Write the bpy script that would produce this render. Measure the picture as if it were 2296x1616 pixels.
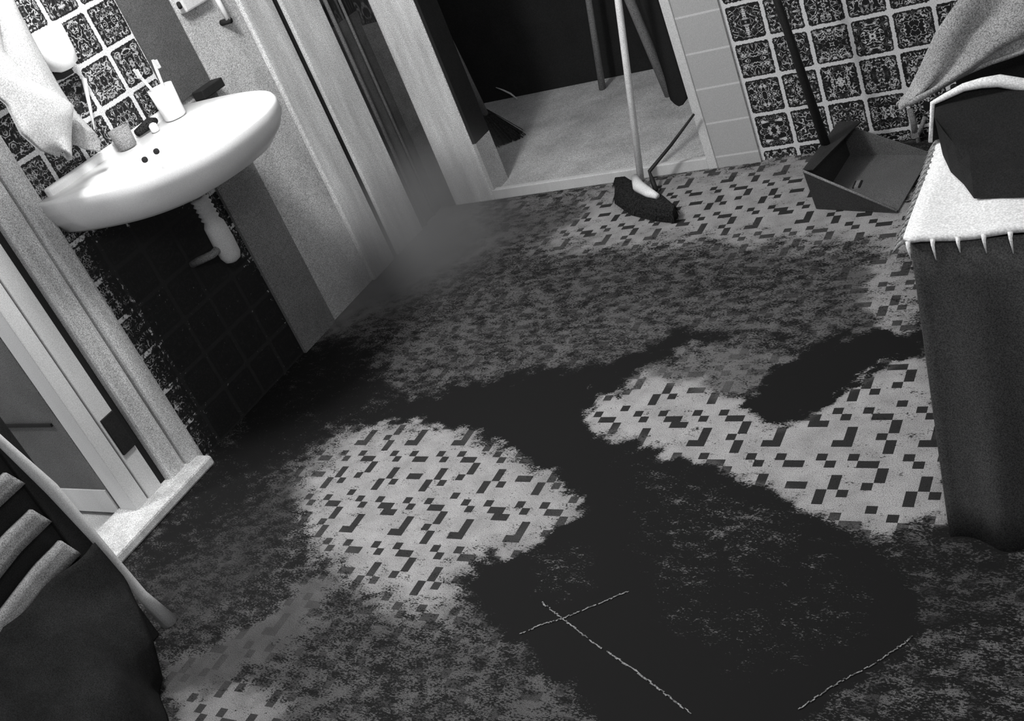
import bpy, bmesh, math, random
import numpy as np
from mathutils import Vector, Matrix
random.seed(4)
S = bpy.context.scene
for o in list(bpy.data.objects): bpy.data.objects.remove(o)
COL = S.collection

# ------------------------------------------------------------ camera
CAMH = 1.6
FPX = 2484.3
def _basis(pitch, roll, yaw):
    f = np.array([-math.sin(yaw)*math.cos(pitch), math.cos(yaw)*math.cos(pitch), -math.sin(pitch)])
    r = np.array([math.cos(yaw), math.sin(yaw), 0.0]); u = np.cross(r, f)
    c, s = math.cos(roll), math.sin(roll)
    return c*r+s*u, -s*r+c*u, f
RV, UV, FV = _basis(math.radians(28.57), math.radians(-23.56), math.radians(38.57))
cam_d = bpy.data.cameras.new('camera'); cam = bpy.data.objects.new('camera', cam_d); COL.objects.link(cam)
cam_d.sensor_width = 36.0; cam_d.lens = FPX/2296*36.0; cam_d.clip_start = 0.02
M = Matrix(((RV[0], UV[0], -FV[0], 0), (RV[1], UV[1], -FV[1], 0), (RV[2], UV[2], -FV[2], CAMH), (0, 0, 0, 1)))
cam.matrix_world = M
S.camera = cam

# ------------------------------------------------------------ light and exposure
S.view_settings.view_transform = 'Standard'; S.view_settings.look = 'None'
S.view_settings.gamma = 1.0; S.view_settings.use_curve_mapping = False
S.view_settings.exposure = 0.35
w = bpy.data.worlds.new('world'); S.world = w; w.use_nodes = True
w.node_tree.nodes['Background'].inputs[0].default_value = (0.95, 0.96, 1.0, 1)
w.node_tree.nodes['Background'].inputs[1].default_value = 0.22
def lamp(name, kind, loc, energy, size=0.15, target=None, col=(1, 1, 1)):
    d = bpy.data.lights.new(name, kind); o = bpy.data.objects.new(name, d); COL.objects.link(o)
    o.location = loc; d.energy = energy; d.color = col
    if kind == 'POINT': d.shadow_soft_size = size
    if kind == 'AREA':
        d.size = size
    if target is not None:
        o.rotation_euler = (Vector(target)-Vector(loc)).to_track_quat('-Z', 'Y').to_euler()
    return o
lamp('ceiling_bulb', 'POINT', (-2.02, 1.80, 2.05), 72, 0.13)
lamp('hall_fill', 'POINT', (-3.5, .95, 2.1), 60, 0.08)  # unseen fill added to brighten the hall floor and the door leaf
lamp('camera_fill', 'AREA', (0.15, 0.1, 2.25), 11, 0.35, (-1.6, 2.8, 0.3))  # added fill beside the camera, for frontal brightness

# ------------------------------------------------------------ pixel helpers (layout taken from the photograph)
def at(px, py, ax, val):
    d = RV*(px-1148)/FPX - UV*(py-808)/FPX + FV
    o = np.array([0, 0, CAMH]); t = (val-o[ax])/d[ax]
    return Vector(o+t*d)
def proj(P):
    v = np.asarray(P, float)-np.array([0, 0, CAMH]); z = v@FV
    return 1148+FPX*(v@RV)/z, 808-FPX*(v@UV)/z

# ------------------------------------------------------------ materials
def mat(name, g, rough=0.7, grain=0.3, spec=0.25, tint=(1, 1, 1), gscale=420, mott=0.12, mscale=9, streak=0.0, metal=0.0, bump=0.0):
    m = bpy.data.materials.new(name); m.use_nodes = True; nt = m.node_tree; N = nt.nodes; L = nt.links
    b = N['Principled BSDF']; b.inputs['Roughness'].default_value = rough; b.inputs['Specular IOR Level'].default_value = spec
    b.inputs['Metallic'].default_value = metal
    tc = N.new('ShaderNodeTexCoord')
    n1 = N.new('ShaderNodeTexNoise'); n1.inputs['Scale'].default_value = gscale; n1.inputs['Detail'].default_value = 1
    n2 = N.new('ShaderNodeTexNoise'); n2.inputs['Scale'].default_value = mscale; n2.inputs['Detail'].default_value = 5; n2.inputs['Roughness'].default_value = .65
    L.new(tc.outputs['Object'], n1.inputs['Vector'])
    if streak:
        mp = N.new('ShaderNodeMapping'); mp.inputs['Scale'].default_value = (1, 1, 1-streak) if streak > 0 else (1+streak, 1, 1)
        L.new(tc.outputs['Object'], mp.inputs['Vector']); L.new(mp.outputs[0], n2.inputs['Vector'])
    else: L.new(tc.outputs['Object'], n2.inputs['Vector'])
    a = N.new('ShaderNodeMapRange'); L.new(n1.outputs[0], a.inputs[0])
    for i, v in ((1, .3), (2, .7), (3, 1-min(.9, grain*1.6)), (4, 1+grain*1.6)): a.inputs[i].default_value = v
    c = N.new('ShaderNodeMapRange'); L.new(n2.outputs[0], c.inputs[0])
    for i, v in ((1, .3), (2, .7), (3, 1-mott), (4, 1+mott)): c.inputs[i].default_value = v
    mu = N.new('ShaderNodeMath'); mu.operation = 'MULTIPLY'; L.new(a.outputs[0], mu.inputs[0]); L.new(c.outputs[0], mu.inputs[1])
    vm = N.new('ShaderNodeVectorMath'); vm.operation = 'SCALE'; vm.inputs[0].default_value = (g*tint[0], g*tint[1], g*tint[2])
    L.new(mu.outputs[0], vm.inputs['Scale']); L.new(vm.outputs[0], b.inputs['Base Color'])
    if bump:
        bp = N.new('ShaderNodeBump'); bp.inputs['Strength'].default_value = bump; bp.inputs['Distance'].default_value = .01
        L.new(n2.outputs[0], bp.inputs['Height']); L.new(bp.outputs[0], b.inputs['Normal'])
    return m

class G:
    """tiny node-graph writer"""
    def __init__(s, name):
        s.m = bpy.data.materials.new(name); s.m.use_nodes = True; s.nt = s.m.node_tree; s.b = s.nt.nodes['Principled BSDF']
    def n(s, t, **k):
        x = s.nt.nodes.new(t)
        for a, v in k.items(): setattr(x, a, v)
        return x
    def put(s, sock, v):
        if hasattr(v, 'is_linked') or isinstance(v, bpy.types.NodeSocket): s.nt.links.new(v, sock)
        else: sock.default_value = v
    def math(s, op, a, b=0.0, c=None):
        x = s.n('ShaderNodeMath', operation=op); s.put(x.inputs[0], a); s.put(x.inputs[1], b)
        if c is not None: s.put(x.inputs[2], c)
        return x.outputs[0]
    def mr(s, v, a, b, c, d, smooth=False):
        x = s.n('ShaderNodeMapRange'); s.put(x.inputs[0], v)
        if smooth: x.interpolation_type = 'SMOOTHSTEP'
        for i, q in ((1, a), (2, b), (3, c), (4, d)): s.put(x.inputs[i], q)
        return x.outputs[0]
    def mix(s, f, a, b):   # scalar mix
        x = s.n('ShaderNodeMix'); x.data_type = 'FLOAT'; s.put(x.inputs[0], f); s.put(x.inputs[2], a); s.put(x.inputs[3], b)
        return x.outputs[0]
    def noise(s, vec, scale, detail=2, rough=.5, dist=0):
        x = s.n('ShaderNodeTexNoise'); s.put(x.inputs['Vector'], vec); x.inputs['Scale'].default_value = scale
        x.inputs['Detail'].default_value = detail; x.inputs['Roughness'].default_value = rough; x.inputs['Distortion'].default_value = dist
        return x.outputs[0]
    def grey(s, v, tint=(1, 1, 1)):
        x = s.n('ShaderNodeVectorMath', operation='SCALE'); x.inputs[0].default_value = tint; s.put(x.inputs['Scale'], v)
        s.nt.links.new(x.outputs[0], s.b.inputs['Base Color'])

def tile_mat(name, ua, u0, z0, pu, pz, grout_w, grout_g, soot=False, worm=.5):
    """glazed dark relief tiles with a worm pattern between pale joints; ua = 0 (x) or 1 (y)"""
    g = G(name); geo = g.n('ShaderNodeNewGeometry'); sep = g.n('ShaderNodeSeparateXYZ'); g.put(sep.inputs[0], geo.outputs['Position'])
    u = g.math('DIVIDE', g.math('SUBTRACT', sep.outputs[ua], u0), pu); v = g.math('DIVIDE', g.math('SUBTRACT', sep.outputs[2], z0), pz)
    cu = g.math('SUBTRACT', g.math('FRACT', g.math('ADD', u, 50.0)), .5); cv = g.math('SUBTRACT', g.math('FRACT', g.math('ADD', v, 50.0)), .5)
    au = g.math('ABSOLUTE', cu); av = g.math('ABSOLUTE', cv)
    # rounded box distance (in tile units)
    r = .07; h = .5-grout_w/pu/2-r
    qx = g.math('MAXIMUM', g.math('SUBTRACT', au, h), 0); qy = g.math('MAXIMUM', g.math('SUBTRACT', av, h), 0)
    wob = g.noise(geo.outputs['Position'], 170, 1)
    d = g.math('SUBTRACT', g.math('SQRT', g.math('ADD', g.math('MULTIPLY', qx, qx), g.math('MULTIPLY', qy, qy))), r)
    d = g.math('ADD', d, g.mr(wob, .3, .7, -.012, .012))
    tile = g.mr(d, -.008, .008, 1.0, 0.0, True)
    frame = g.mr(g.math('MAXIMUM', au, av), .385, .425, 1.0, 0.0)     # plain dark border of each tile
    # mirrored worm relief
    cmb = g.n('ShaderNodeCombineXYZ'); g.put(cmb.inputs[0], g.math('ADD', au, g.math('MULTIPLY', g.math('FLOOR', u), 3.1))); g.put(cmb.inputs[1], av); g.put(cmb.inputs[2], g.math('FLOOR', v))
    wn = g.noise(cmb.outputs[0], 9.5, 1, .5, .8)
    ridge = g.mr(g.math('ABSOLUTE', g.math('SUBTRACT', wn, .5)), .01, .065, 1.0, 0.0)
    wn2 = g.noise(cmb.outputs[0], 6, 1)
    ridge = g.math('MULTIPLY', ridge, g.mr(wn2, .38, .5, .1, 1.0))
    lit = g.math('MULTIPLY', g.math('MULTIPLY', ridge, frame), worm)
    tg = g.math('ADD', lit, .012)
    gr = g.mr(g.noise(geo.outputs['Position'], 420, 1), .3, .7, .72, 1.28)
    grout = g.math('MULTIPLY', gr, grout_g)
    val = g.mix(tile, grout, tg)
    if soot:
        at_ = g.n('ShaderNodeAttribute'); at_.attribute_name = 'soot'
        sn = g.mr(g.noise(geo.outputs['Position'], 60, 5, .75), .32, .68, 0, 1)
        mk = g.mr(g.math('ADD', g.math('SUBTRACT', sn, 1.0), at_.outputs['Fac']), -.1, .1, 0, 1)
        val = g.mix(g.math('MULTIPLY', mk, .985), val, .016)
    g.grey(val, (1, 1, 1.01))
    g.put(g.b.inputs['Roughness'], g.mix(tile, .8, .6)); g.b.inputs['Specular IOR Level'].default_value = .2
    return g.m

# ------------------------------------------------------------ mesh helpers
def link(o, parent=None):
    COL.objects.link(o)
    if parent is not None: o.parent = parent
    return o
def finish(name, me, m, parent=None, smooth=False, solid=0, sub=0, bev=0):
    ms = m if isinstance(m, (list, tuple)) else [m]
    for q in ms: me.materials.append(q)
    o = bpy.data.objects.new(name, me); link(o, parent)
    if smooth:
        for p in me.polygons: p.use_smooth = True
    if bev:
        b = o.modifiers.new('b', 'BEVEL'); b.width = bev; b.segments = 2; b.limit_method = 'ANGLE'
    if solid:
        s = o.modifiers.new('s', 'SOLIDIFY'); s.thickness = solid; s.offset = 0
    if sub:
        s = o.modifiers.new('u', 'SUBSURF'); s.levels = sub; s.render_levels = sub
    return o
def pyd(name, vs, fs, m, parent=None, **k):
    me = bpy.data.meshes.new(name); me.from_pydata([tuple(v) for v in vs], [], fs)
    bm = bmesh.new(); bm.from_mesh(me); bmesh.ops.recalc_face_normals(bm, faces=bm.faces); bm.to_mesh(me); bm.free()
    return finish(name, me, m, parent, **k)
BOXF = [(0, 3, 2, 1), (4, 5, 6, 7), (0, 1, 5, 4), (1, 2, 6, 5), (2, 3, 7, 6), (3, 0, 4, 7)]
def boxes(name, L, m, parent=None, **k):
    vs, fs = [], []
    for (a, b) in L:
        n = len(vs); (x0, y0, z0), (x1, y1, z1) = a, b
        vs += [(x0, y0, z0), (x1, y0, z0), (x1, y1, z0), (x0, y1, z0), (x0, y0, z1), (x1, y0, z1), (x1, y1, z1), (x0, y1, z1)]
        fs += [tuple(n+i for i in f) for f in BOXF]
    return pyd(name, vs, fs, m, parent, **k)
def hexa(name, P, m, parent=None, **k):     # 8 points: bottom 4, top 4
    return pyd(name, P, BOXF, m, parent, **k)
def rings(name, R, m, parent=None, close=True, cap0=True, cap1=True, **k):
    n = len(R[0]); vs = [v for r in R for v in r]; fs = []
    for i in range(len(R)-1):
        for j in range(n if close else n-1):
            j2 = (j+1) % n
            fs.append((i*n+j, i*n+j2, (i+1)*n+j2, (i+1)*n+j))
    if cap0: fs.append(tuple(range(n)))
    if cap1: fs.append(tuple((len(R)-1)*n+j for j in range(n)))
    return pyd(name, vs, fs, m, parent, **k)
def tube(name, pts, rad, m, parent=None, n=12, flat=1.0, **k):
    pts = [Vector(p) for p in pts]; R = []
    if not isinstance(rad, (list, tuple)): rad = [rad]*len(pts)
    up = None
    for i, p in enumerate(pts):
        t = (pts[min(i+1, len(pts)-1)]-pts[max(i-1, 0)]).normalized()
        if up is None:
            up = Vector((0, 0, 1)) if abs(t.z) < .9 else Vector((0, 1, 0))
        s = t.cross(up).normalized(); u2 = s.cross(t).normalized(); up = u2
        R.append([p+(s*math.cos(a)+u2*math.sin(a)*flat)*rad[i] for a in [2*math.pi*j/n for j in range(n)]])
    k.setdefault('smooth', True)
    return rings(name, R, m, parent, **k)
def lathe(name, prof, c, m, parent=None, n=28, **k):
    c = Vector(c); k.setdefault('smooth', True)
    return rings(name, [[c+Vector((r*math.cos(a), r*math.sin(a), z)) for a in [2*math.pi*j/n for j in range(n)]] for r, z in prof], m, parent, **k)
def lerp(pts, t):
    t *= len(pts)-1; i = min(int(t), len(pts)-2); f = t-i
    return Vector(pts[i])*(1-f)+Vector(pts[i+1])*f
def sheet(name, A, B, m, parent=None, nu=30, nv=30, wave=None, **k):
    """cloth between two boundary polylines"""
    vs = []
    for i in range(nv+1):
        a, b = lerp(A, i/nv), lerp(B, i/nv)
        for j in range(nu+1):
            p = a.lerp(b, j/nu)
            if wave: p = p+Vector(wave(j/nu, i/nv))
            vs.append(p)
    fs = [(i*(nu+1)+j, i*(nu+1)+j+1, (i+1)*(nu+1)+j+1, (i+1)*(nu+1)+j) for i in range(nv) for j in range(nu)]
    k.setdefault('smooth', True); k.setdefault('solid', .006)
    return pyd(name, vs, fs, m, parent, **k)
def empty(name, loc=(0, 0, 0)):
    o = bpy.data.objects.new(name, None); link(o); o.location = loc; o.empty_display_size = .05; return o
def tag(o, label, cat, group=None):
    o['label'] = label; o['category'] = cat
    if group: o['group'] = group
    return o
def thing(name, label, cat, loc=(0, 0, 0), group=None): return tag(empty(name, loc), label, cat, group)
def adopt(root, objs):
    """parent finished world-space meshes to an empty without moving them"""
    for o in objs:
        o.parent = root; o.matrix_parent_inverse = Matrix.Translation(-Vector(root.location))
def sub(part, objs):
    for o in objs: o.parent = part
def struct(o): o['kind'] = 'structure'; return o

# ------------------------------------------------------------ shared materials
M_white = mat('white_paint', .62, .6, .12, mott=.1, streak=.8)
M_whiteb = mat('worn_white_wood', .60, .7, .34, mott=.3, mscale=14, streak=.85)
M_coat = mat('dark_coat_cloth', .017, .95, .3, .1, mott=.5, mscale=5)
M_greyp = mat('grey_paint', .085, .8, .3, mott=.12)
M_plain = mat('pale_plaster', .50, .8, .38, mott=.25, mscale=6, streak=.5)
M_porc = mat('porcelain', .85, .25, .04, .5, mott=.02)
M_black = mat('black_cloth', .019, .95, .2, .08)
M_blackp = mat('black_paint', .022, .7, .2, .1)
M_dgrey = mat('dark_grey_cloth', .048, .95, .3, .1, mott=.35, mscale=4, streak=.8)
M_ltowel = mat('soft_white_towelling', .50, .95, .2, .1, mott=.06, gscale=300)
M_towel = mat('white_towelling', .80, .95, .14, .1, mott=.04, gscale=300)
M_greycl = mat('grey_cotton', .25, .9, .34, .15, mott=.2, mscale=12)
M_pan = mat('dull_grey_enamel', .12, .55, .35, .3)
M_pan_shade = mat('shaded_grey_enamel', .035, .6, .35, .3)  # pan enamel darkened for the shaded near side, back and hood
M_rod = mat('dark_handle', .018, .6, .3, .3)
M_bris = mat('dark_bristle', .02, .95, .5, .1, gscale=200)
M_pole = mat('pale_varnished_wood', .88, .5, .15, .3)
M_stick = mat('grey_wood', .2, .7, .35, .2)
M_hall = mat('hall_floor_lino', .50, .8, .36, mott=.25, mscale=5)
M_door = mat('grey_door_paint', .12, .7, .35, mott=.25, mscale=3)
M_border = mat('plain_border_tile', .30, .5, .14, .3, mott=.06)
M_gap = mat('gap_black', .022, .9, .2, .05)

# ------------------------------------------------------------ setting: floor with mosaic and smeared soot
XL, YF = -2.77, 3.45
U = .0236
PAT = set()
def c8(c, r): PAT.add((c % 15, r % 15))
for c, r in [(0, 0), (1, 1), (3, 0), (4, 1), (5, 1), (6, 2), (6, 3), (5, 4), (6, 5), (6, 6), (2, 3), (2, 4), (2, 5), (1, 5),
             (0, 7), (1, 8), (3, 7), (4, 8), (5, 8), (6, 9), (6, 10), (5, 11), (2, 10), (2, 11), (3, 12), (1, 12), (1, 13), (6, 14),
             (-7, 0), (-6, 1), (-4, 0), (-3, 1), (-2, 1), (-2, 2), (-1, 2), (-5, 3), (-5, 4), (-5, 5), (-6, 5),
             (-7, 7), (-6, 8), (-4, 7), (-3, 8), (-2, 8), (-2, 11), (-1, 11), (-5, 10), (-5, 11), (-4, 12), (-6, 12), (-6, 13)]: c8(c, r)
CX0, RY0 = -.785-U/2, 2.029+U/2       # left edge of column 0, top edge of row 0

def poly_sd(px, py, P):
    """signed distance in pixels, positive inside"""
    P = np.array(P, float); n = len(P); d = np.full(px.shape, 1e9); ins = np.zeros(px.shape, bool)
    for i in range(n):
        a, b = P[i], P[(i+1) % n]; e = b-a; wx, wy = px-a[0], py-a[1]
        t = np.clip((wx*e[0]+wy*e[1])/(e@e), 0, 1); d = np.minimum(d, np.hypot(wx-e[0]*t, wy-e[1]*t))
        c = (a[1] > py) != (b[1] > py)
        with np.errstate(divide='ignore', invalid='ignore'):
            xi = a[0]+(py-a[1])*(b[0]-a[0])/(b[1]-a[1]) if b[1] != a[1] else np.full(px.shape, 1e9)
        ins ^= c & (px < xi)
    return np.where(ins, d, -d)
# outline of each stain, and of the painted haze, as seen in the photograph, laid onto the floor: (outline, speckled soot, smudge, smudge grey, feather)
STAINS_HAZE = [
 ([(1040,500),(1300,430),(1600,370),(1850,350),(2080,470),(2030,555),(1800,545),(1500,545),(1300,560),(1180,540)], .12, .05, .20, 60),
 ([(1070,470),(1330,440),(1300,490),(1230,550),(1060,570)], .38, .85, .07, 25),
 ([(600,740),(780,590),(960,450),(1060,470),(1100,560),(990,620),(870,690),(750,790)], .02, .96, .15, 50),  # haze put into the floor colour as a pale grey film
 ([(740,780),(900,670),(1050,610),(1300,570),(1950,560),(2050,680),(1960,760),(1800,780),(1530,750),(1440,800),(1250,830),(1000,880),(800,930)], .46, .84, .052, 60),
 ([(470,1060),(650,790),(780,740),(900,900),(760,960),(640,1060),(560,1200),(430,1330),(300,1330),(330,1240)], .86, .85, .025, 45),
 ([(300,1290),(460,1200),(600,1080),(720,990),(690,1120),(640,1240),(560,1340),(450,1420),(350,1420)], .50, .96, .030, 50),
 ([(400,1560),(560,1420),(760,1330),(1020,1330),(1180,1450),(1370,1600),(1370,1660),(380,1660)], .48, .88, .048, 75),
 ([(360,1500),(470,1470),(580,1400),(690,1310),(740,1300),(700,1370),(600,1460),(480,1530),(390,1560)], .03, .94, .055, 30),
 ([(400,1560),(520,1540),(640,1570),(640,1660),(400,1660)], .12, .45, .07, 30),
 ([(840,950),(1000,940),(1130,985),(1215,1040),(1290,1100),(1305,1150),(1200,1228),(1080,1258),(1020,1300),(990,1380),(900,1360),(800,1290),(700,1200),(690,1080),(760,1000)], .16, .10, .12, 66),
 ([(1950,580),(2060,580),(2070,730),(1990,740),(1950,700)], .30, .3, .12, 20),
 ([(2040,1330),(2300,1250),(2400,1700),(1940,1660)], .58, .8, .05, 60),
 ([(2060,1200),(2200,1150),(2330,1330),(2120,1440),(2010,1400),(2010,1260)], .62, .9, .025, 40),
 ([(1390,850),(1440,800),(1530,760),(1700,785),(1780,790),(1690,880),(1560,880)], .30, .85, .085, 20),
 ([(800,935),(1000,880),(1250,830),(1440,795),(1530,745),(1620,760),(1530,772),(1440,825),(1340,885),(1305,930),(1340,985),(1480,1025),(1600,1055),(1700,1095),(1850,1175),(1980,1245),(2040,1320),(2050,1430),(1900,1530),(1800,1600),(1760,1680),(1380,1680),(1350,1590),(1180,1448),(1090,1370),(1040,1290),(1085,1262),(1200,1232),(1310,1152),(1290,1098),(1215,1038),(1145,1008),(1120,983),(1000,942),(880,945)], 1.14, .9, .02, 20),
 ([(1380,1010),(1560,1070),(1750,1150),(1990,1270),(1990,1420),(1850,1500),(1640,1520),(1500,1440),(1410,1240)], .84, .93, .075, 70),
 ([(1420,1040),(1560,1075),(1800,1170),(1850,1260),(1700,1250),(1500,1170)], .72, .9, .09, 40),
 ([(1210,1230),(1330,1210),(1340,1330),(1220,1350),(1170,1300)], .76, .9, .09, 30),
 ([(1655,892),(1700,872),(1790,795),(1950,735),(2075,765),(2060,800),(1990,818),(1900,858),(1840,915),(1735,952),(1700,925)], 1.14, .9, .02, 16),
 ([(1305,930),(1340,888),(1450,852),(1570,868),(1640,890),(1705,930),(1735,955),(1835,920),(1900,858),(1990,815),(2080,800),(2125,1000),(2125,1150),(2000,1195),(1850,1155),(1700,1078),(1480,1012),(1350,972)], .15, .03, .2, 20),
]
def make_floor():
    nx0, nx1 = math.floor((XL-CX0)/U)-1, math.ceil((.95-CX0)/U)
    ny0, ny1 = math.floor((RY0-YF)/U), math.ceil((RY0-(-.25))/U)
    h = U/2
    xs = CX0+np.arange(nx0*2, nx1*2+1)*h; ys = RY0-np.arange(ny0*2, ny1*2+1)*h
    X, Y = np.meshgrid(xs, ys); X = np.clip(X, XL-.02, .95); Y = np.clip(Y, -.25, YF+.02)
    P = np.stack([X, Y, np.zeros_like(X)], -1).reshape(-1, 3)
    V = P-np.array([0, 0, CAMH]); z = V@FV; zc = np.maximum(z, .2)
    px, py = 1148+FPX*(V@RV)/zc, 808-FPX*(V@UV)/zc
    rs = np.random.RandomState(3)
    soot = np.full(px.shape, .6); film = np.full(px.shape, .85); fc = np.full(px.shape, .05)
    wx, wy = P[:, 0], P[:, 1]
    jx = px+rs.normal(0, 3, px.shape)+9*np.sin(wx*31+2*np.sin(wy*23))+6*np.sin(wy*67+wx*40)+4*np.sin(wx*113-wy*90)
    jy = py+rs.normal(0, 3, px.shape)+8*np.sin(wy*29+2*np.sin(wx*19)+1)+6*np.sin(wx*61-wy*47)+4*np.sin(wy*127+wx*85)
    for pl, s, f, c, fe in STAINS_HAZE:
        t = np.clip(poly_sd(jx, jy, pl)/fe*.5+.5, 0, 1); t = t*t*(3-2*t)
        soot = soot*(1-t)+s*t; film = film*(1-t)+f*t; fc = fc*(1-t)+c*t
    W_ = len(xs); Hn = len(ys)
    I, J = np.meshgrid(np.arange(Hn-1), np.arange(W_-1), indexing='ij'); I = I.ravel(); J = J.ravel()
    F = np.stack([(I+1)*W_+J, (I+1)*W_+J+1, I*W_+J+1, I*W_+J], -1)
    me = bpy.data.meshes.new('floor'); me.from_pydata(P.tolist(), [], F.tolist())
    for nm, a in (('soot', soot), ('film', film), ('filmc', fc)):
        at_ = me.attributes.new(nm, 'FLOAT', 'POINT'); at_.data.foreach_set('value', a.astype(np.float32))
    dk = np.zeros(len(F), np.float32)
    cc = (J+nx0*2)//2; rr = (I+ny0*2)//2
    lut = np.zeros((15, 15), np.float32)
    for c, r in PAT: lut[r, c] = 1
    dk = lut[rr % 15, cc % 15]
    at_ = me.attributes.new('dark', 'FLOAT', 'FACE'); at_.data.foreach_set('value', dk)
    g = G('mosaic_floor'); geo = g.n('ShaderNodeNewGeometry'); pos = geo.outputs['Position']
    A = {}
    for nm in ('soot', 'film', 'filmc', 'dark'):
        q = g.n('ShaderNodeAttribute'); q.attribute_name = nm; A[nm] = q.outputs['Fac']
    mp = g.n('ShaderNodeMapping'); g.put(mp.inputs['Vector'], pos); mp.inputs['Scale'].default_value = (.62, 1.25, 1); mp.inputs['Rotation'].default_value = (0, 0, .5)
    fine = g.noise(mp.outputs[0], 230, 3, .65); mid = g.noise(mp.outputs[0], 30, 5, .75); grain = g.noise(pos, 520, 1)
    big = g.noise(pos, 5.5, 3, .6)
    nn = g.math('ADD', g.math('MULTIPLY', fine, .5), g.math('MULTIPLY', mid, .5))
    nn = g.mr(nn, .37, .63, 0, 1)
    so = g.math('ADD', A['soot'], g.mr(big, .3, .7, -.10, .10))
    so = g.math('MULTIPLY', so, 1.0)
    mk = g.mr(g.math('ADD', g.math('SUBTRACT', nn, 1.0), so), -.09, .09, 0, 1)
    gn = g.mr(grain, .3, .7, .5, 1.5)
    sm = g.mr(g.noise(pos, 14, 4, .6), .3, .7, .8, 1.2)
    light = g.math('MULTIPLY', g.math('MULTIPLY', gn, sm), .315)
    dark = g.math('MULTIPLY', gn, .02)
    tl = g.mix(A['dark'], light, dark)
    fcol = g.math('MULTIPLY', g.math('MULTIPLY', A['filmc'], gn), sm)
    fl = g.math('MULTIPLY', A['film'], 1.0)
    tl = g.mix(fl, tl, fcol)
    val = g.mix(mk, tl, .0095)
    g.grey(val, (1.0, .985, .985))
    g.b.inputs['Roughness'].default_value = .8; g.b.inputs['Specular IOR Level'].default_value = .1
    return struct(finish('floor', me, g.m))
make_floor()

# ------------------------------------------------------------ setting: left wall
def wall_grid(name, y0, y1, z0, z1, x, m, patches, h=.02, thick=.1, ax=0):
    """front face subdivided to carry the soot and shade attribute, plus a body behind it"""
    ny, nz = max(1, int((y1-y0)/h)), max(1, int((z1-z0)/h)); vs = []; 
    for i in range(nz+1):
        for j in range(ny+1):
            a = y0+(y1-y0)*j/ny; z = z0+(z1-z0)*i/nz
            vs.append((x, a, z) if ax == 0 else (a, x, z))
    fs = [(i*(ny+1)+j, i*(ny+1)+j+1, (i+1)*(ny+1)+j+1, (i+1)*(ny+1)+j) for i in range(nz) for j in range(ny)]
    P = np.array(vs); V = P-np.array([0, 0, CAMH]); zc = np.maximum(V@FV, .2)
    px, py = 1148+FPX*(V@RV)/zc, 808-FPX*(V@UV)/zc
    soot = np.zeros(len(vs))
    for pl, s, fe in patches:
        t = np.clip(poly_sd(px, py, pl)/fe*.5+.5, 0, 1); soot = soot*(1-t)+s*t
    n = len(vs); d = -thick if ax == 0 else thick
    c = [vs[0], vs[ny], vs[-1], vs[-1-ny]]
    b = [((q[0]+d, q[1], q[2]) if ax == 0 else (q[0], q[1]+d, q[2])) for q in c]
    vs += b
    e0 = [j for j in range(ny+1)]; e1 = [i*(ny+1)+ny for i in range(nz+1)]; e2 = [nz*(ny+1)+ny-j for j in range(ny+1)]; e3 = [(nz-i)*(ny+1) for i in range(nz+1)]
    fs += [tuple(e0[::-1])+(n, n+1), tuple(e1[::-1])+(n+1, n+2), tuple(e2[::-1])+(n+2, n+3), tuple(e3[::-1])+(n+3, n), (n+3, n+2, n+1, n)]
    me = bpy.data.meshes.new(name); me.from_pydata(vs, [], fs)
    bm = bmesh.new(); bm.from_mesh(me); bmesh.ops.recalc_face_normals(bm, faces=bm.faces); bm.to_mesh(me); bm.free()
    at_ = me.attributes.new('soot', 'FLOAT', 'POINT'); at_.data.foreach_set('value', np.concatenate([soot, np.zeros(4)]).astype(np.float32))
    return struct(finish(name, me, m))
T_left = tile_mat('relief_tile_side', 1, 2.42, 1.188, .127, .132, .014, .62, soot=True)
T_far = tile_mat('relief_tile_back', 0, -1.36, .43, .1275, .13, .0125, .66, worm=.62)
ZT = 2.45
SOOT_SHADE_W = [([(190,540),(330,480),(470,440),(560,560),(640,720),(760,740),(640,980),(480,1060),(330,800)], .93, 60),  # soot plus the shade under the washbasin, put into the tile colour
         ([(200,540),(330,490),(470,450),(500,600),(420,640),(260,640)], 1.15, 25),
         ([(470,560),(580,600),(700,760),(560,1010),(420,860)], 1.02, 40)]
wall_grid('wall_left', 1.83, 2.42, 0, ZT, XL, T_left, SOOT_SHADE_W)
struct(boxes('wall_left_end', [((XL-.1, 2.42, 0), (XL, YF+.1, ZT))], M_plain))
struct(boxes('wall_left_lintel', [((XL-.1, .55, 2.08), (XL, 1.83, ZT))], M_plain))
struct(boxes('wall_left_front', [((XL-.1, -.25, 0), (XL, .55, ZT))], M_plain))
# grey strip beside the tiles, pale pilasters, the dark joint between them
struct(boxes('trim_1', [((XL, 2.415, .95), (XL+.012, 2.60, ZT))], M_greyp))
struct(boxes('trim_2', [((XL, 2.405, 0), (XL+.012, 2.60, .93))], M_stick))
struct(boxes('trim_3', [((XL, 2.875, 0), (XL+.022, 3.028, ZT))], M_whiteb, bev=.006))
struct(boxes('trim_4', [((XL, 3.028, 0), (XL+.008, 3.062, ZT))], M_gap))
struct(boxes('trim_5', [((XL, 3.062, 0), (XL+.022, 3.258, ZT))], M_whiteb, bev=.006))
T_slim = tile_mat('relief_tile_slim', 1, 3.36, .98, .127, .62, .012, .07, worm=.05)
M_shade = mat('shaded_plaster', .065, .8, .3, mott=.3, mscale=10)  # corner shade put into the plaster grey, as in the slim tiles
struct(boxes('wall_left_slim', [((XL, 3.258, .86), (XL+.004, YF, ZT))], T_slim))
struct(boxes('wall_left_foot', [((XL, 3.258, 0), (XL+.004, YF, .86))], M_shade))
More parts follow.
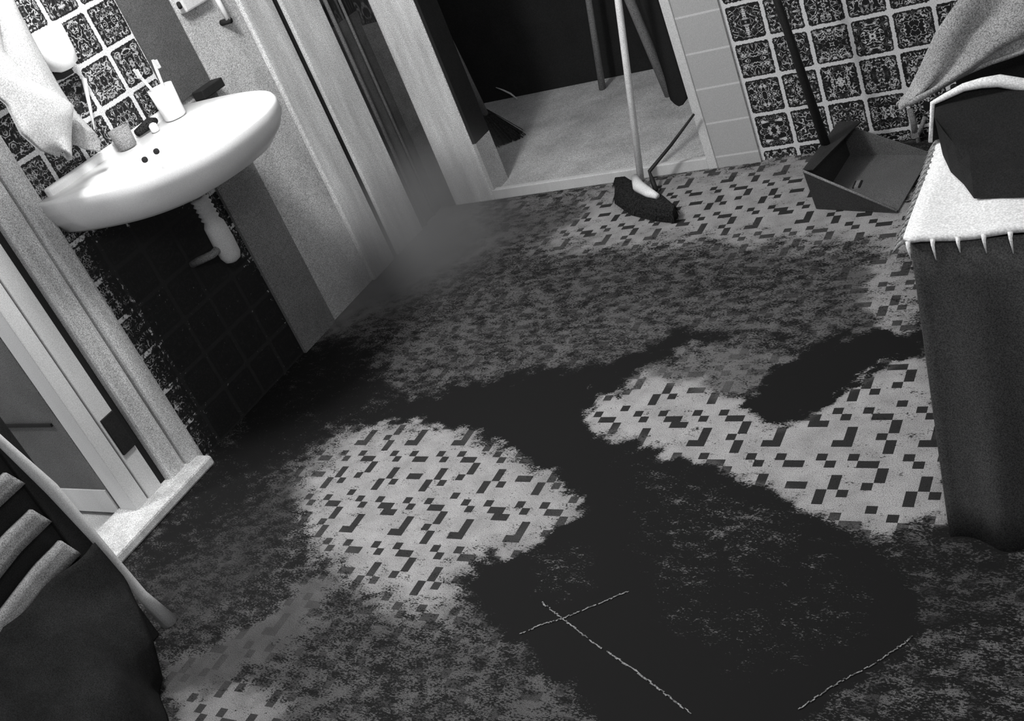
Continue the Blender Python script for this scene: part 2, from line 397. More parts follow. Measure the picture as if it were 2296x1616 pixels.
struct(boxes('wall_back_foot', [((XL+.004, YF-.004, 0), (-2.685, YF, .80))], M_shade))
for i, (y, r) in enumerate(((3.295, .008), (3.375, .006))):
    p = tag(tube('water_pipe', [(XL+.004+r, y, 0), (XL+.004+r, y, ZT)], r, M_stick), ['thin grey water pipe against the wall, next to the pale pilaster', 'thinner grey pipe in the dark corner beside the doorway stub'][i], 'pipe', 'pipes in the dark corner')
# door frame of the left doorway
struct(boxes('trim_6', [((XL-.1, 1.55, 0), (XL-.02, 1.60, 2.08)), ((XL-.1, 1.605, 0), (XL-.02, 1.665, 2.08))], M_white, bev=.004))
struct(boxes('trim_7', [((XL-.1, 1.60, 0), (XL-.03, 1.70, 2.08))], M_gap))
struct(boxes('trim_8', [((XL-.1, 1.69, 0), (XL+.002, 1.76, 2.08)), ((XL-.1, 1.765, 0), (XL+.012, 1.83, 2.08))], M_whiteb, bev=.012))
struct(boxes('trim_9', [((XL-.12, 1.22, 0), (XL+.07, 1.81, .035))], M_whiteb, bev=.008))
lp = tag(boxes('latch_plate', [((XL-.025, 1.612, .20), (XL-.012, 1.662, .33))], M_blackp), 'black metal latch plate on the white door frame near the sill', 'latch')
# hall beyond, and the grey door standing open in it
struct(boxes('floor_hall', [((-4.6, .2, -.05), (XL-.02, 2.6, 0))], M_hall))
struct(boxes('wall_hall', [((-4.7, .2, 0), (-4.6, 2.6, ZT))], M_plain))
dr = empty('door_1', (XL-.12, 1.56, .02)); struct(dr)
leaf = boxes('door_panel', [((-3.6, 1.555, .02), (XL-.11, 1.59, 2.04))], M_door, bev=.003)
mould = boxes('moulding', [((-3.5, 1.548, .30), (-3.2, 1.556, .312)), ((-3.5, 1.548, .10), (-3.1, 1.556, .108)), ((-3.5, 1.548, .70), (-2.92, 1.556, .708)), ((-3.5, 1.548, .36), (-2.92, 1.556, .37))], M_blackp)
floor_strip = boxes('lit_floor_strip', [((-3.58, 1.550, .02), (XL-.115, 1.556, .11))], M_white)  # pale strip added on the leaf in place of the bright hall floor
adopt(dr, [leaf, floor_strip]); sub(leaf, [mould])

# ------------------------------------------------------------ setting: far wall, doorway, room beyond
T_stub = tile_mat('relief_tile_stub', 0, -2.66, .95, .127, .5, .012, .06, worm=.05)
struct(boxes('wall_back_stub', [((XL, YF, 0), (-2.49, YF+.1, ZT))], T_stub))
struct(boxes('trim_10', [((-2.685, YF-.014, 0), (-2.49, YF, ZT))], M_whiteb, bev=.005))
struct(boxes('trim_11', [((-2.492, YF-.01, .25), (-2.475, YF+.11, ZT))], M_blackp))
struct(boxes('trim_15', [((-2.492, YF-.01, 0), (-2.475, YF+.11, .25))], M_plain))
struct(boxes('trim_12', [((-2.49, YF-.012, 0), (-1.56, YF+.012, .045))], M_white, bev=.004))
struct(boxes('trim_13', [((-1.56, YF-.016, 0), (-1.525, YF+.1, ZT))], M_white, bev=.004))
g = G('border_tiles'); geo = g.n('ShaderNodeNewGeometry'); sp = g.n('ShaderNodeSeparateXYZ'); g.put(sp.inputs[0], geo.outputs['Position'])
fz = g.math('ABSOLUTE', g.math('SUBTRACT', g.math('FRACT', g.math('ADD', g.math('DIVIDE', g.math('SUBTRACT', sp.outputs[2], .43), .129), 50.5)), .5))
jn = g.mr(fz, .018, .034, 1, 0)
g.grey(g.math('MULTIPLY', g.mix(jn, .43, .62), g.mr(g.noise(geo.outputs['Position'], 420, 1), .3, .7, .85, 1.15))); g.b.inputs['Roughness'].default_value = .5
struct(boxes('trim_14', [((-1.525, YF-.01, 0), (-1.366, YF+.1, ZT))], g.m))
struct(boxes('wall_back', [((-1.366, YF, 0), (.95, YF+.1, ZT))], T_far))
struct(boxes('wall_back_lintel', [((-2.49, YF, 2.1), (-1.56, YF+.1, ZT))], M_plain))
struct(boxes('floor_beyond', [((-3.4, YF+.012, -.05), (-1.2, 4.62, .03))], M_hall))
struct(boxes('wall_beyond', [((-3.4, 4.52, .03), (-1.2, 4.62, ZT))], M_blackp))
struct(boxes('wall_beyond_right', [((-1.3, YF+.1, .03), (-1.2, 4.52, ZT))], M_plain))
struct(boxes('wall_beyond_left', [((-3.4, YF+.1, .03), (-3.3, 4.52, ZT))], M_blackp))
struct(boxes('wall_right', [((.95, -.25, 0), (1.05, YF+.1, ZT))], M_plain))
struct(boxes('ceiling', [((XL-.1, -.25, ZT), (1.05, YF+.1, ZT+.06))], M_white))

# ------------------------------------------------------------ washbasin
def basin():
    t = thing('washbasin', 'white porcelain washbasin mounted on the tiled wall', 'washbasin', (XL, 2.12, .94))
    cy, hw, dep = 2.125, .315, .585
    def ring(sy, sx, z, n=44, x0=XL, cyo=0, back=None):
        r = []
        for i in range(n):
            a = -math.pi/2+math.pi*i/(n-1)
            x = math.copysign(abs(math.cos(a))**.62, math.cos(a))*dep*sx; y = math.copysign(abs(math.sin(a))**.85, math.sin(a))*hw*sy
            r.append(Vector((x0+x, cy+cyo+y, z)))
        return r
    R = [ring(.50, .50, .80), ring(.74, .74, .805), ring(.88, .88, .828), ring(.96, .96, .865), ring(1.0, 1.0, .90), ring(1.0, 1.0, .93), ring(.985, .99, .942)]
    n = 44
    def inner(s, z, cx=XL+.37, rx=.20, ry=.26):
        r = []
        for i in range(n):
            f = i/(n-1); a = -math.pi/2+math.pi*f
            r.append((s, z, a))
        return r
    # flat rim, then the bowl as full closed loops that share the outer ring's point order
    outer = R[-1]
    def loop(s, z):
        cx = XL+.36; r = []
        for p in outer:
            d = Vector((p.x-cx, p.y-cy)); a = math.atan2(d.y, d.x)
            r.append(Vector((cx+.20*s*math.cos(a), cy+.27*s*math.sin(a), z)))
        return r
    R += [loop(1.0, .938), loop(.95, .918), loop(.82, .87), loop(.55, .835), loop(.15, .825)]
    body = rings('basin', R, M_porc, None, smooth=True)
    sp = boxes('backsplash', [((XL, 1.85, .93), (XL+.03, 2.43, .965))], M_porc, bev=.008)
    hl = []
    for (x, y) in ((-2.515, 2.012), (-2.515, 2.062)):
        p_ = Vector((x, y, .9335)); hl.append(tube('tap_hole', [p_, p_+Vector((.55, -.45, .75))*.006], .0085, M_black, n=16))
    xt = XL+.10
    q = at(500, 540, 0, xt); pr = [(.012, .155)]
    for k in range(5): pr += [(.031, .150-.016*k), (.024, .142-.016*k)]
    pr += [(.034, .06), (.036, 0), (.034, -.05), (.026, -.068), (.012, -.075)]
    trap = lathe('drain_trap', [(a_, q.z+b_) for a_, b_ in pr][::-1], (xt, q.y, 0), M_white, n=20)
    tail = tube('drain_pipe', [(xt, q.y, q.z+.14), (xt, q.y-.005, q.z+.18), (xt+.06, q.y-.06, q.z+.21), (xt+.10, q.y-.10, .82)], .012, M_stick)
    tail2 = tube('outlet_pipe', [(xt, q.y-.02, q.z-.01), (xt-.01, q.y-.055, q.z-.015), (XL+.002, q.y-.075, q.z-.03)], .013, M_stick)
    adopt(t, [body, sp, trap]); sub(trap, [tail, tail2]); sub(body, hl)
basin()
# things on and above the basin
def tumbler(name, label, c, r, h, m, cat='cup', flare=1.15, rim=None):
    o = lathe(name, [(r*.9, 0), (r, .004), (r*flare, h), (r*flare-.004, h), (r*.88, .01)], c, m)
    return tag(o, label, cat)
c = at(325, 280, 2, .965); 
tumbler('tumbler', 'white toothbrush tumbler on the back ledge of the washbasin', (XL+.10, 2.32, .943), .034, .10, M_porc)
for i, (dx, dy, lab) in enumerate(((-.015, -.03, 'white toothbrush leaning left out of the tumbler'), (.01, .012, 'white toothbrush standing upright in the tumbler'))):
    b = Vector((XL+.10, 2.32, .95)); e = b+Vector((dx*1.3, dy*1.3, .17))
    th = thing('toothbrush', lab, 'toothbrush', b, 'toothbrushes in the tumbler')
    hd = tube('handle', [b, b.lerp(e, .8), e], [.004, .005, .004], M_porc, n=8)
    br = boxes('bristles', [((e.x+.002, e.y-.004, e.z-.028), (e.x+.014, e.y+.004, e.z-.003))], M_white)
    adopt(th, [hd]); sub(hd, [br])
tumbler('soap_cup', 'small grey cup with a pale rim on the washbasin ledge', (XL+.07, 2.13, .943), .028, .06, M_greycl)
tag(lathe('tube_cap', [(.010, 0), (.013, .004), (.012, .022), (.006, .027)], (XL+.10, 2.225, .942), M_porc, n=16), 'tiny white cap standing between the grey cup and the tumbler', 'cap')
tag(tube('shadow_lump', [(XL+.05, 2.20, .957), (XL+.055, 2.26, .962), (XL+.05, 2.285, .957)], [.012, .017, .010], M_bris), 'dark lump standing in for the shadow against the tiles behind the tumbler', 'shadow_lump')  # dark lump added where a shadow falls behind the cups
# wall-hung cup with its bracket and the brush under it
q = at(140, 148, 0, XL+.045)
wc = thing('wall_cup', 'white rounded cup in a holder on the tiled wall above the washbasin', 'cup', (XL+.05, q.y, q.z))
adopt(wc, [lathe('cup', [(.02, -.012), (.040, 0), (.047, .03), (.05, .10), (.046, .10), (.042, .03)], (XL+.055, q.y+.0, q.z), M_porc),
           boxes('bracket', [((XL, q.y-.02, q.z-.03), (XL+.05, q.y+.02, q.z-.011))], M_rod)])
q = at(188, 176, 0, XL+.02); e = at(212, 290, 0, XL+.02)
tag(tube('hanging_brush', [q, q.lerp(e, .3), e], [.008, .006, .003], M_porc, n=8), 'thin white brush hanging below the wall cup', 'brush')
# black stop and fittings on the pale panel
tag(boxes('black_bracket', [((XL+.012, 2.50, .925), (XL+.06, 2.605, .955))], M_blackp, bev=.003), 'black bracket at the foot of the grey strip, by the washbasin', 'bracket')
tr = thing('towel_rail', 'pale towel rail with a dark foot at the top edge of the photo', 'rail', (XL, 2.78, 1.1))
p0, p1 = at(512, 44, 0, XL+.035), at(488, 0, 0, XL+.035)
d_ = (p1-p0)
adopt(tr, [tube('rail', [p0, p1, p0+d_*6], .009, M_porc), tube('foot', [p0+Vector((-.037, 0, -.004)), p0+Vector((.008, 0, -.004))], .010, M_blackp)])
q = at(430, 22, 0, XL+.03)
bx = thing('enamel_box', 'white enamel wall box with a dark knob beside the grey strip', 'box', (XL, 2.66, 1.17))
adopt(bx, [boxes('case', [((XL, 2.625, q.z-.0), (XL+.035, 2.74, q.z+.32))], M_white, bev=.006),
           tube('knob', [at(400, 8, 0, XL+.03)+Vector((-.0, 0, 0)), at(404, 16, 0, XL+.045)], .007, M_blackp)])

# big white towels at the left
def tw(px, py, x): return at(px, py, 0, x)
T1L = [tw(-60, -60, -2.60), tw(-60, 60, -2.60), tw(-50, 150, -2.60), tw(-20, 190, -2.60), tw(70, 235, -2.61), tw(160, 300, -2.66)]
T1R = [tw(-5, -60, -2.66), tw(40, 30, -2.66), tw(85, 110, -2.66), tw(135, 195, -2.67), tw(175, 255, -2.68), tw(222, 305, -2.70)]
T1 = sheet('bath_towel', T1L, T1R, M_ltowel, wave=lambda u, v: (.018*math.sin(u*9+v*2)*(1-.4*v), 0, 0), solid=.012)
tag(T1, 'large white towel hanging on the wall left of the washbasin', 'towel')
T2L = [tw(-75, -60, -2.545), tw(-70, 120, -2.50), tw(-40, 190, -2.50), tw(15, 235, -2.50), tw(48, 300, -2.50), tw(90, 338, -2.51), tw(130, 349, -2.53)]
T2R = [tw(-30, -60, -2.55), tw(0, 110, -2.55), tw(60, 180, -2.55), tw(120, 210, -2.56), tw(158, 235, -2.57), tw(150, 290, -2.57), tw(142, 350, -2.54)]
T2 = sheet('folded_towel', T2L, T2R, M_ltowel, wave=lambda u, v: (.03*math.sin(3.1*u), 0, .012*math.sin(u*6)), solid=.014)
tag(T2, 'white towel corner hanging in a pointed fold in front of the tiles', 'towel')
T3L = [tw(150, 262, -2.61), tw(152, 300, -2.61), tw(150, 322, -2.61)]
T3R = [tw(212, 300, -2.61), tw(222, 318, -2.61), tw(222, 340, -2.61)]
tag(sheet('hand_towel', T3L, T3R, M_greycl, wave=lambda u, v: (.008*math.sin(u*7), 0, 0), solid=.008), 'grey hand towel hanging behind the pointed towel corner', 'towel')
zb_ = T1L[0].z-.004
tbr = thing('towel_bar', 'white towel bar carrying the two big white towels at the top left', 'rail', (XL, 1.95, zb_))
adopt(tbr, [tube('bar', [(-2.60, 1.40, zb_), (-2.60, 2.0, zb_)], .010, M_white), tube('bracket', [(XL+.002, 1.87, zb_), (-2.60, 1.87, zb_)], .008, M_white), tube('bracket', [(XL+.002, 1.98, zb_), (-2.60, 1.98, zb_)], .008, M_white)])

# ------------------------------------------------------------ things in and beyond the far doorway
# pale handled floor brush
FT = at(1437, 402, 1, 3.36); TP = at(1386, 0, 1, 3.43)
fb = thing('floor_brush', 'floor brush with pale wooden handle and dark bristles in the doorway', 'brush', (FT.x, FT.y, 0))
hd = tube('handle', [FT, FT.lerp(TP, 1), FT+(TP-FT)*2.0], [.0125, .0125, .0125], M_pole)
def fl(px, py, z=0): return at(px, py, 2, z)
top = [(1380, 398), (1400, 396), (1432, 416), (1482, 436), (1512, 462), (1508, 474), (1470, 468), (1420, 450), (1380, 428)]
bot = [(1378, 425), (1402, 420), (1440, 440), (1492, 462), (1520, 486), (1512, 500), (1468, 496), (1414, 482), (1378, 456)]
bh = rings('bristles', [[fl(x, y, .002) for x, y in bot], [fl((x+X)/2, (y+Y)/2, .03) for (x, y), (X, Y) in zip(bot, top)], [fl(x, y, .052) for x, y in top]], M_bris, smooth=False)
vs, fs = [], []; rb = random.Random(8)
for i in range(420):
    u_ = rb.random()*(len(bot)-1); k_ = int(u_); f_ = u_-k_
    tx = top[k_][0]*(1-f_)+top[(k_+1)%9][0]*f_; ty = top[k_][1]*(1-f_)+top[(k_+1)%9][1]*f_; bx_ = bot[k_][0]*(1-f_)+bot[(k_+1)%9][0]*f_; by_ = bot[k_][1]*(1-f_)+bot[(k_+1)%9][1]*f_
    a_ = fl(tx, ty, .04); b2 = fl(bx_, by_, .002)+Vector((rb.uniform(-.016, .016), rb.uniform(-.016, .016), rb.uniform(0, .012))); n = len(vs)
    vs += [a_+Vector((.003, 0, 0)), a_-Vector((.003, 0, 0)), a_+Vector((0, .003, 0)), b2]; fs += [(n, n+1, n+3), (n+1, n+2, n+3), (n+2, n, n+3), (n, n+2, n+1)]
bs = pyd('bristle_tips', vs, fs, M_bris); bs['kind'] = 'stuff'
sk = tube('socket', [FT+Vector((-.02, 0, .01)), fl(1432, 418, .062), fl(1455, 432, .065), fl(1474, 440, .06)], [.014, .022, .018, .010], M_pole)
adopt(fb, [hd, bh, sk]); sub(bh, [bs])
a, b_, c_ = at(1556, 256, 1, 3.40), at(1456, 384, 1, 3.36), at(1468, 418, 1, 3.30)
c_.z = .012
tag(tube('bent_rod', [a, a.lerp(b_, .5)+Vector((0, 0, -.004)), b_, b_.lerp(c_, .5), c_], [.004, .006, .007, .009, .009], M_rod), 'thin dark bent rod leaning on the white door jamb', 'rod')
# black strap hanging by the jamb
def strap():
    z0 = .232; vs = []
    y = 3.585
    A = [at(1436, 0, 1, y), at(1468, 100, 1, y), at(1492, 175, 1, y), at(1499, 205, 1, y), at(1504, 222, 1, y), at(1514, 232, 1, y), at(1521, 236, 1, y)]
    B = [at(1478, 0, 1, y), at(1508, 90, 1, y), at(1532, 170, 1, y), at(1544, 205, 1, y), at(1541, 222, 1, y), at(1533, 233, 1, y), at(1524, 237, 1, y)]
    A = [A[0]+(A[0]-A[1])*3]+A; B = [B[0]+(B[0]-B[1])*3]+B
    o = sheet('leather_strap', A, B, M_black, nu=6, nv=40, solid=.012); return o
tag(strap(), 'wide black strap with a rounded end hanging beside the door jamb', 'strap')
# grey leaning board and thin post in the room beyond
f0, f1 = at(1502, 214, 2, .03), None
t0 = at(1412, 0, 1, f0.y+.02)
tag(tube('wooden_pole', [f0, t0, f0+(t0-f0)*2.2], .021, M_stick), 'grey wooden pole between the floor brush handle and the black strap', 'pole')
f0 = at(1351, 200, 2, .03); t0 = at(1320, 0, 1, f0.y)
tag(tube('thin_post', [f0, t0, f0+(t0-f0)*2.5], [.016, .015, .015], M_stick), 'thin grey post standing against the black back wall', 'pole')
# black broom leaning in the left corner of the doorway
BB = at(1118, 316, 2, .03)
bt = thing('black_broom', 'black broom with shaggy bristles standing in the doorway corner', 'broom', BB)
top_ = at(958, -10, 1, 3.62)
hb = tube('handle', [BB+Vector((-.01, 0, .12)), BB.lerp(top_, .5)+Vector((0, 0, .05)), top_], [.013, .012, .012], M_stick)
hb2 = tube('lit_streak', [at(1078, 262, 1, BB.y-.03), at(1032, 180, 1, BB.y-.06), at(1004, 120, 1, BB.y-.08)], .003, M_stick, n=6)  # pale tube added as the lit streak on the broom
vs, fs = [], []
rr = random.Random(5)
for i in range(520):
    a = rr.uniform(0, 2*math.pi); r = math.sqrt(rr.random()); b0 = BB+Vector((.02*r*math.cos(a)-.02, .02*r*math.sin(a), .15)); b1 = BB+Vector((.13*r*math.cos(a)+rr.uniform(-.02, .02), .09*r*math.sin(a)-.0, rr.uniform(.0, .012)))
    s = Vector((math.cos(a+1.5), math.sin(a+1.5), 0))*.0032; n = len(vs)
    u_ = Vector((0, 0, 0)); t_ = (b1-b0).normalized(); o_ = t_.cross(s).normalized()*.003
    vs += [b0+s, b0-s, b0+o_, b1+s, b1-s, b1+o_]; fs += [(n, n+1, n+4, n+3), (n+1, n+2, n+5, n+4), (n+2, n, n+3, n+5), (n+3, n+4, n+5), (n, n+2, n+1)]
bb = pyd('bristles', vs, fs, M_bris)
adopt(bt, [hb, hb2, bb])
cl = [at(1112, 196, 1, 4.5), at(1128, 202, 1, 4.495), at(1145, 210, 1, 4.49), at(1160, 222, 1, 4.48)]
tag(tube('white_cord', cl, [.002, .004, .005, .003], M_white, n=6), 'short pale cord lying at the foot of the black wall', 'cord')

# ------------------------------------------------------------ dustpan with its long handle
dp = thing('dustpan', 'grey metal dustpan with a long dark handle by the tiled wall', 'dustpan', (-.95, 3.2, 0))
N0, N1, F1, F0 = Vector((-1.076, 3.04, .002)), Vector((-.815, 2.955, .002)), Vector((-.775, 3.30, .004)), Vector((-1.045, 3.385, .004))
up = Vector((-.012, 0, .135)); t_ = .004
def slab(name, pts, d, m):
    d = Vector(d); n = len(pts); vs = [Vector(p) for p in pts]+[Vector(p)+d for p in pts]
    fs = [tuple(range(n)), tuple(range(n, 2*n))]+[(i, (i+1) % n, n+(i+1) % n, n+i) for i in range(n)]
    return pyd(name, vs, fs, m)
pl = slab('pan', [N0, N1, F1, F0], (0, 0, .004), M_pan)
s1 = slab('side_wall', [N0, N1, N1+Vector((0, 0, .008)), N0+up], (.001, .004, 0), M_pan_shade)
s2 = slab('side_wall', [F0, F1, F1+Vector((0, 0, .012)), F0+up*.9], (-.001, -.004, 0), M_pan)
s3 = slab('back_wall', [N0, F0, F0+up*.9, N0+up], (.004, .001, 0), M_pan_shade)
rim = tube('rim', [N0+up, N1+Vector((0, 0, .008))], .004, M_stick, n=8)
hood = slab('hood', [N0+up, F0+up*.9, F0+up*.9+Vector((.07, 0, -.01)), N0+up+Vector((.03, .01, -.008))], (0, 0, .003), M_pan_shade)
sl = at(1922, 413, 2, .01)
rv = boxes('rivet', [((sl.x-.012, sl.y-.02, .006), (sl.x-.006, sl.y+.025, .010)), ((sl.x+.006, sl.y-.02, .006), (sl.x+.012, sl.y+.025, .010))], M_blackp)
rv2 = boxes('rivet_plate', [((sl.x-.006, sl.y-.02, .006), (sl.x+.006, sl.y+.025, .011))], M_greycl)
hb0 = Vector((-1.06, 3.22, .13)); tq = at(1742, 0, 1, 3.25)
hh = tube('handle', [hb0, tq, hb0+(tq-hb0)*1.7], [.015, .012, .012], M_rod)
adopt(dp, [pl, s1, s2, s3, hood, hh]); sub(pl, [rv, rv2]); sub(s1, [rim])
# pipe bracket low on the tiled wall
pb = thing('wall_pipe', 'short pale pipe with bracket on the tiled wall beside the chair', 'pipe', (-.72, YF, .1))
y_ = YF-.03
P = [at(2040, 245, 1, y_), at(2048, 272, 1, y_), at(2052, 300, 1, y_)]
P2 = [at(2074, 262, 1, y_), at(2066, 285, 1, y_), at(2056, 302, 1, y_), at(2062, 330, 1, y_)]
adopt(pb, [tube('pipe', P, .010, M_stick), tube('pipe_bend', P2, .007, M_stick), boxes('clip', [((P[2].x-.012, y_-.01, P[2].z-.01), (P[2].x+.012, YF, P[2].z+.006))], M_stick)])

# ------------------------------------------------------------ skirted chair on the right with towel, bag and grey cloth
ST = .592
ch = thing('skirted_chair', 'low upholstered chair under a long dark grey skirt at the right edge', 'chair', (-.1, 1.9, 0))
def skirt():
    top = [Vector((-.455, 2.30, ST)), Vector((-.465, 2.0, ST)), Vector((-.47, 1.745, ST)), Vector((-.25, 1.74, ST)), Vector((.05, 1.735, ST)), Vector((.28, 1.74, ST)), Vector((.28, 2.3, ST))]
    bot = [Vector((-.46, 2.30, 0)), Vector((-.465, 2.0, 0)), Vector((-.475, 1.625, 0)), Vector((-.25, 1.60, 0)), Vector((.05, 1.59, 0)), Vector((.30, 1.6, 0)), Vector((.30, 2.3, 0))]
    n = 120; A = []; R = []
    for k in range(9):
        f = k/8; r = []
        for j in range(n):
            u = j/(n-1); p = lerp(bot, u).lerp(lerp(top, u), f)
            r.append(p+Vector((0, .014*(1-f*.8)*math.sin(u*58), 0))+Vector((.006*(1-f)*math.sin(u*70), 0, 0)))
        R.append(r)
    return rings('skirt', R, M_dgrey, smooth=True, solid=.006, cap0=False, cap1=False)
seat = boxes('seat', [((-.455, 1.75, ST-.10), (.27, 2.29, ST))], M_black, bev=.01)
def backrest():
    prof = [(-.44, .595), (-.445, .70), (-.40, .745), (-.33, .80), (-.22, .93), (-.1, 1.0), (.1, 1.02), (.26, 1.0), (.27, .595)]
    return slab('backrest', [(x, 2.20, z) for x, z in prof], (0, .06, 0), M_black)
lg = [boxes('leg', [((x, y, 0), (x+.035, y+.035, ST-.1))], M_rod) for x, y in ((-.44, 1.76), (.22, 1.76), (-.44, 2.24), (.22, 2.24))]
adopt(ch, [skirt(), seat, backrest()]+lg)
# fringed white towel on the seat
ft = thing('fringed_towel', 'white towel with fringed hem lying over the seat of the chair', 'towel', (-.3, 1.9, ST))
zt = ST+.012
def tsh():
    vs = []; nu, nv = 26, 26
    for i in range(nv+1):
        for j in range(nu+1):
            x = -.478+(.28+.478)*j/nu; y = 1.735+(2.17-1.735)*i/nv
            vs.append(Vector((x, y, zt+.003*math.sin(x*40+y*15))))
    fs = [(i*(nu+1)+j, i*(nu+1)+j+1, (i+1)*(nu+1)+j+1, (i+1)*(nu+1)+j) for i in range(nv) for j in range(nu)]
    return pyd('cloth', vs, fs, M_towel, smooth=True, solid=.012)
parts = [tsh()]
x = -.47
k = 0
while x < .27:
    p = Vector((x, 1.731, zt+.002)); l = .032+.006*math.sin(k*2.1)
    parts.append(tube('tassel', [p, p+Vector((.0, -.007, -.008)), p+Vector((.001, -.008, -l))], [.0045, .003, .0008], M_towel, n=8)); x += .041; k += 1
y = 1.735
while y < 2.12:
    p = Vector((-.476, y, zt+.002)); parts.append(tube('tassel', [p, p+Vector((-.010, .0, -.006)), p+Vector((-.024, -.004, -.020))], [.005, .004, .001], M_greycl, n=8)); y += .024; k += 1
adopt(ft, parts[:1]); sub(parts[0], parts[1:])
# black bag
bg = thing('black_bag', 'black bag with pale piping lying on the fringed towel', 'bag', (-.2, 1.95, zt))
zb = zt+.012
base = [(-.470, 2.105), (-.455, 2.03), (-.430, 1.955), (-.400, 1.900), (-.375, 1.842), (-.30, 1.83), (.0, 1.82), (.15, 1.84), (.18, 2.13), (-.2, 2.14), (-.44, 2.13)]
top2 = [(-.468, 2.105), (-.462, 2.05), (-.44, 2.0), (-.42, 1.97), (-.39, 1.94), (-.30, 1.92), (.0, 1.92), (.12, 1.93), (.15, 2.12), (-.2, 2.14), (-.44, 2.13)]
def zt_(x): return .690+.024*min(1, max(0, (x+.47)/.12))
body = rings('bag_body', [[Vector((x, y, zb)) for x, y in base], [Vector((x*.5+X*.5, y*.5+Y*.5, zb+.03)) for (x, y), (X, Y) in zip(base, top2)], [Vector((x, y, min(zt_(x)-.004, zb+.02+.45*(y-1.9)+.0))) for x, y in top2]], M_black)
arc = [at(2086, 318, 1, 2.098), at(2089, 270, 1, 2.098), at(2091, 231, 1, 2.098), at(2120, 216, 1, 2.098), at(2160, 196, 1, 2.098), at(2200, 186, 1, 2.098), at(2240, 181, 1, 2.098), at(2296, 190, 1, 2.098), at(2360, 200, 1, 2.098)]
fl_ = slab('flap', [(p.x, p.y+.004, p.z) for p in arc]+[(arc[-1].x, 2.102, zb), (arc[0].x+.01, 2.102, zb)], (0, .022, 0), M_black)
pip = tube('piping', arc, [.004, .004, .005, .0065, .008, .010, .012, .012, .011], M_towel, n=10)
adopt(bg, [body, fl_]); sub(fl_, [pip])
# grey cloth draped over the backrest
def gcloth():
    y0 = 2.165
    L_ = [at(2010, 240, 1, y0-.02), at(2035, 212, 1, y0-.01), at(2062, 160, 1, y0), at(2100, 75, 1, y0), at(2150, 0, 1, y0+.01), at(2205, -80, 1, y0+.02)]
    R_ = [at(2048, 222, 1, y0-.02), at(2120, 190, 1, y0-.02), at(2225, 142, 1, y0-.03), at(2330, 105, 1, y0-.03), at(2500, 60, 1, y0-.02), at(2560, -20, 1, y0)]
    o = sheet('grey_cloth', L_, R_, M_greycl, nu=50, nv=30, wave=lambda u, v: (0, .010*math.sin(u*14+v*5)-.012*math.sin(math.pi*u), .003*math.sin(u*20)), solid=.008)
    return o
tag(gcloth(), 'crumpled grey cloth draped over the backrest of the skirted chair', 'cloth')
hem = [at(2012, 238, 1, 2.13), at(2026, 226, 1, 2.13), at(2044, 208, 1, 2.13), at(2062, 178, 1, 2.13), at(2072, 158, 1, 2.135)]

# ------------------------------------------------------------ slatted chair and dark coat at lower left
XC = -2.329
sc = thing('slatted_chair', 'slat-backed wooden chair with dark frame at the lower left edge', 'chair', (XC, .9, 0))
rail = tube('rail', [(XC, 1.19, 0), (XC, 1.172, .12), (XC, 1.166, .255), (XC, 1.145, .5), (XC, 1.115, .668), (XC, 1.09, .80)], [.022, .014, .011, .017, .012, .012], M_white, n=12)
post = boxes('post', [((XC-.02, 1.10, 0), (XC+.002, 1.15, .78))], M_blackp, bev=.004)
post2 = boxes('post', [((XC-.02, .52, 0), (XC+.002, .56, .78))], M_blackp, bev=.004)
pan = boxes('back_panel', [((XC-.03, .56, .30), (XC-.012, 1.10, .74))], M_blackp)
sls = []
for a, b_, w_ in (((150, 1233), (-30, 1395), .062), ((84, 1162), (-40, 1262), .056), ((25, 1078), (-60, 1150), .05)):
    p, q = at(*a, 0, XC+.006), at(*b_, 0, XC+.006)
    v = [p, Vector((p.x, p.y-.08, p.z)), Vector((p.x+.01, p.y-.25, p.z-.02)), Vector((p.x, .56, p.z))]
    top = [Vector((k.x, k.y, k.z+w_/2)) for k in v]; bo = [Vector((k.x, k.y+(.02 if i == 0 else 0), k.z-w_/2)) for i, k in enumerate(v)]
    sls.append(sheet('slat', top, bo, M_greycl, nu=3, nv=20, solid=.014))
s0 = boxes('seat', [((XC-.42, .54, .28), (XC-.03, 1.12, .32))], M_blackp, bev=.006)
lgs = [boxes('leg', [((XC-.41, y, 0), (XC-.375, y+.035, .28))], M_blackp) for y in (.55, 1.07)]
adopt(sc, [rail, post, post2, pan, s0]+sls+lgs)
def coat():
    A = [Vector((XC+.02, 1.14, .33)), Vector((XC+.05, 1.13, .22)), at(330, 1430, 2, .12), at(348, 1500, 2, .05), at(356, 1520, 2, .006)]
    B = [Vector((XC+.02, .50, .36)), Vector((XC+.16, .50, .30)), Vector((-1.95, .45, .2)), Vector((-1.86, .5, .08)), Vector((-1.82, .55, .006))]
    E_ = at(420, 1625, 2, .006)
    vs = []; nu, nv = 40, 26
    for i in range(nv+1):
        a, b = lerp(A, i/nv), lerp(B, i/nv)
        mid = Vector(((a.x+b.x)/2, (a.y+b.y)/2, (a.z+b.z)/2))
        for j in range(nu+1):
            u = j/nu; p = a.lerp(b, u)
            p = p+Vector((.05*math.sin(math.pi*u)*(i/nv)+.012*math.sin(u*22+i*.1), 0, .03*math.sin(math.pi*u)*math.sin(math.pi*i/nv)))
            vs.append(p)
    fs = [(i*(nu+1)+j, i*(nu+1)+j+1, (i+1)*(nu+1)+j+1, (i+1)*(nu+1)+j) for i in range(nv) for j in range(nu)]
    return pyd('dark_coat', vs, fs, M_coat, smooth=True, solid=.012)
tag(coat(), 'dark coat hung over the slatted chair and trailing on the floor', 'coat')

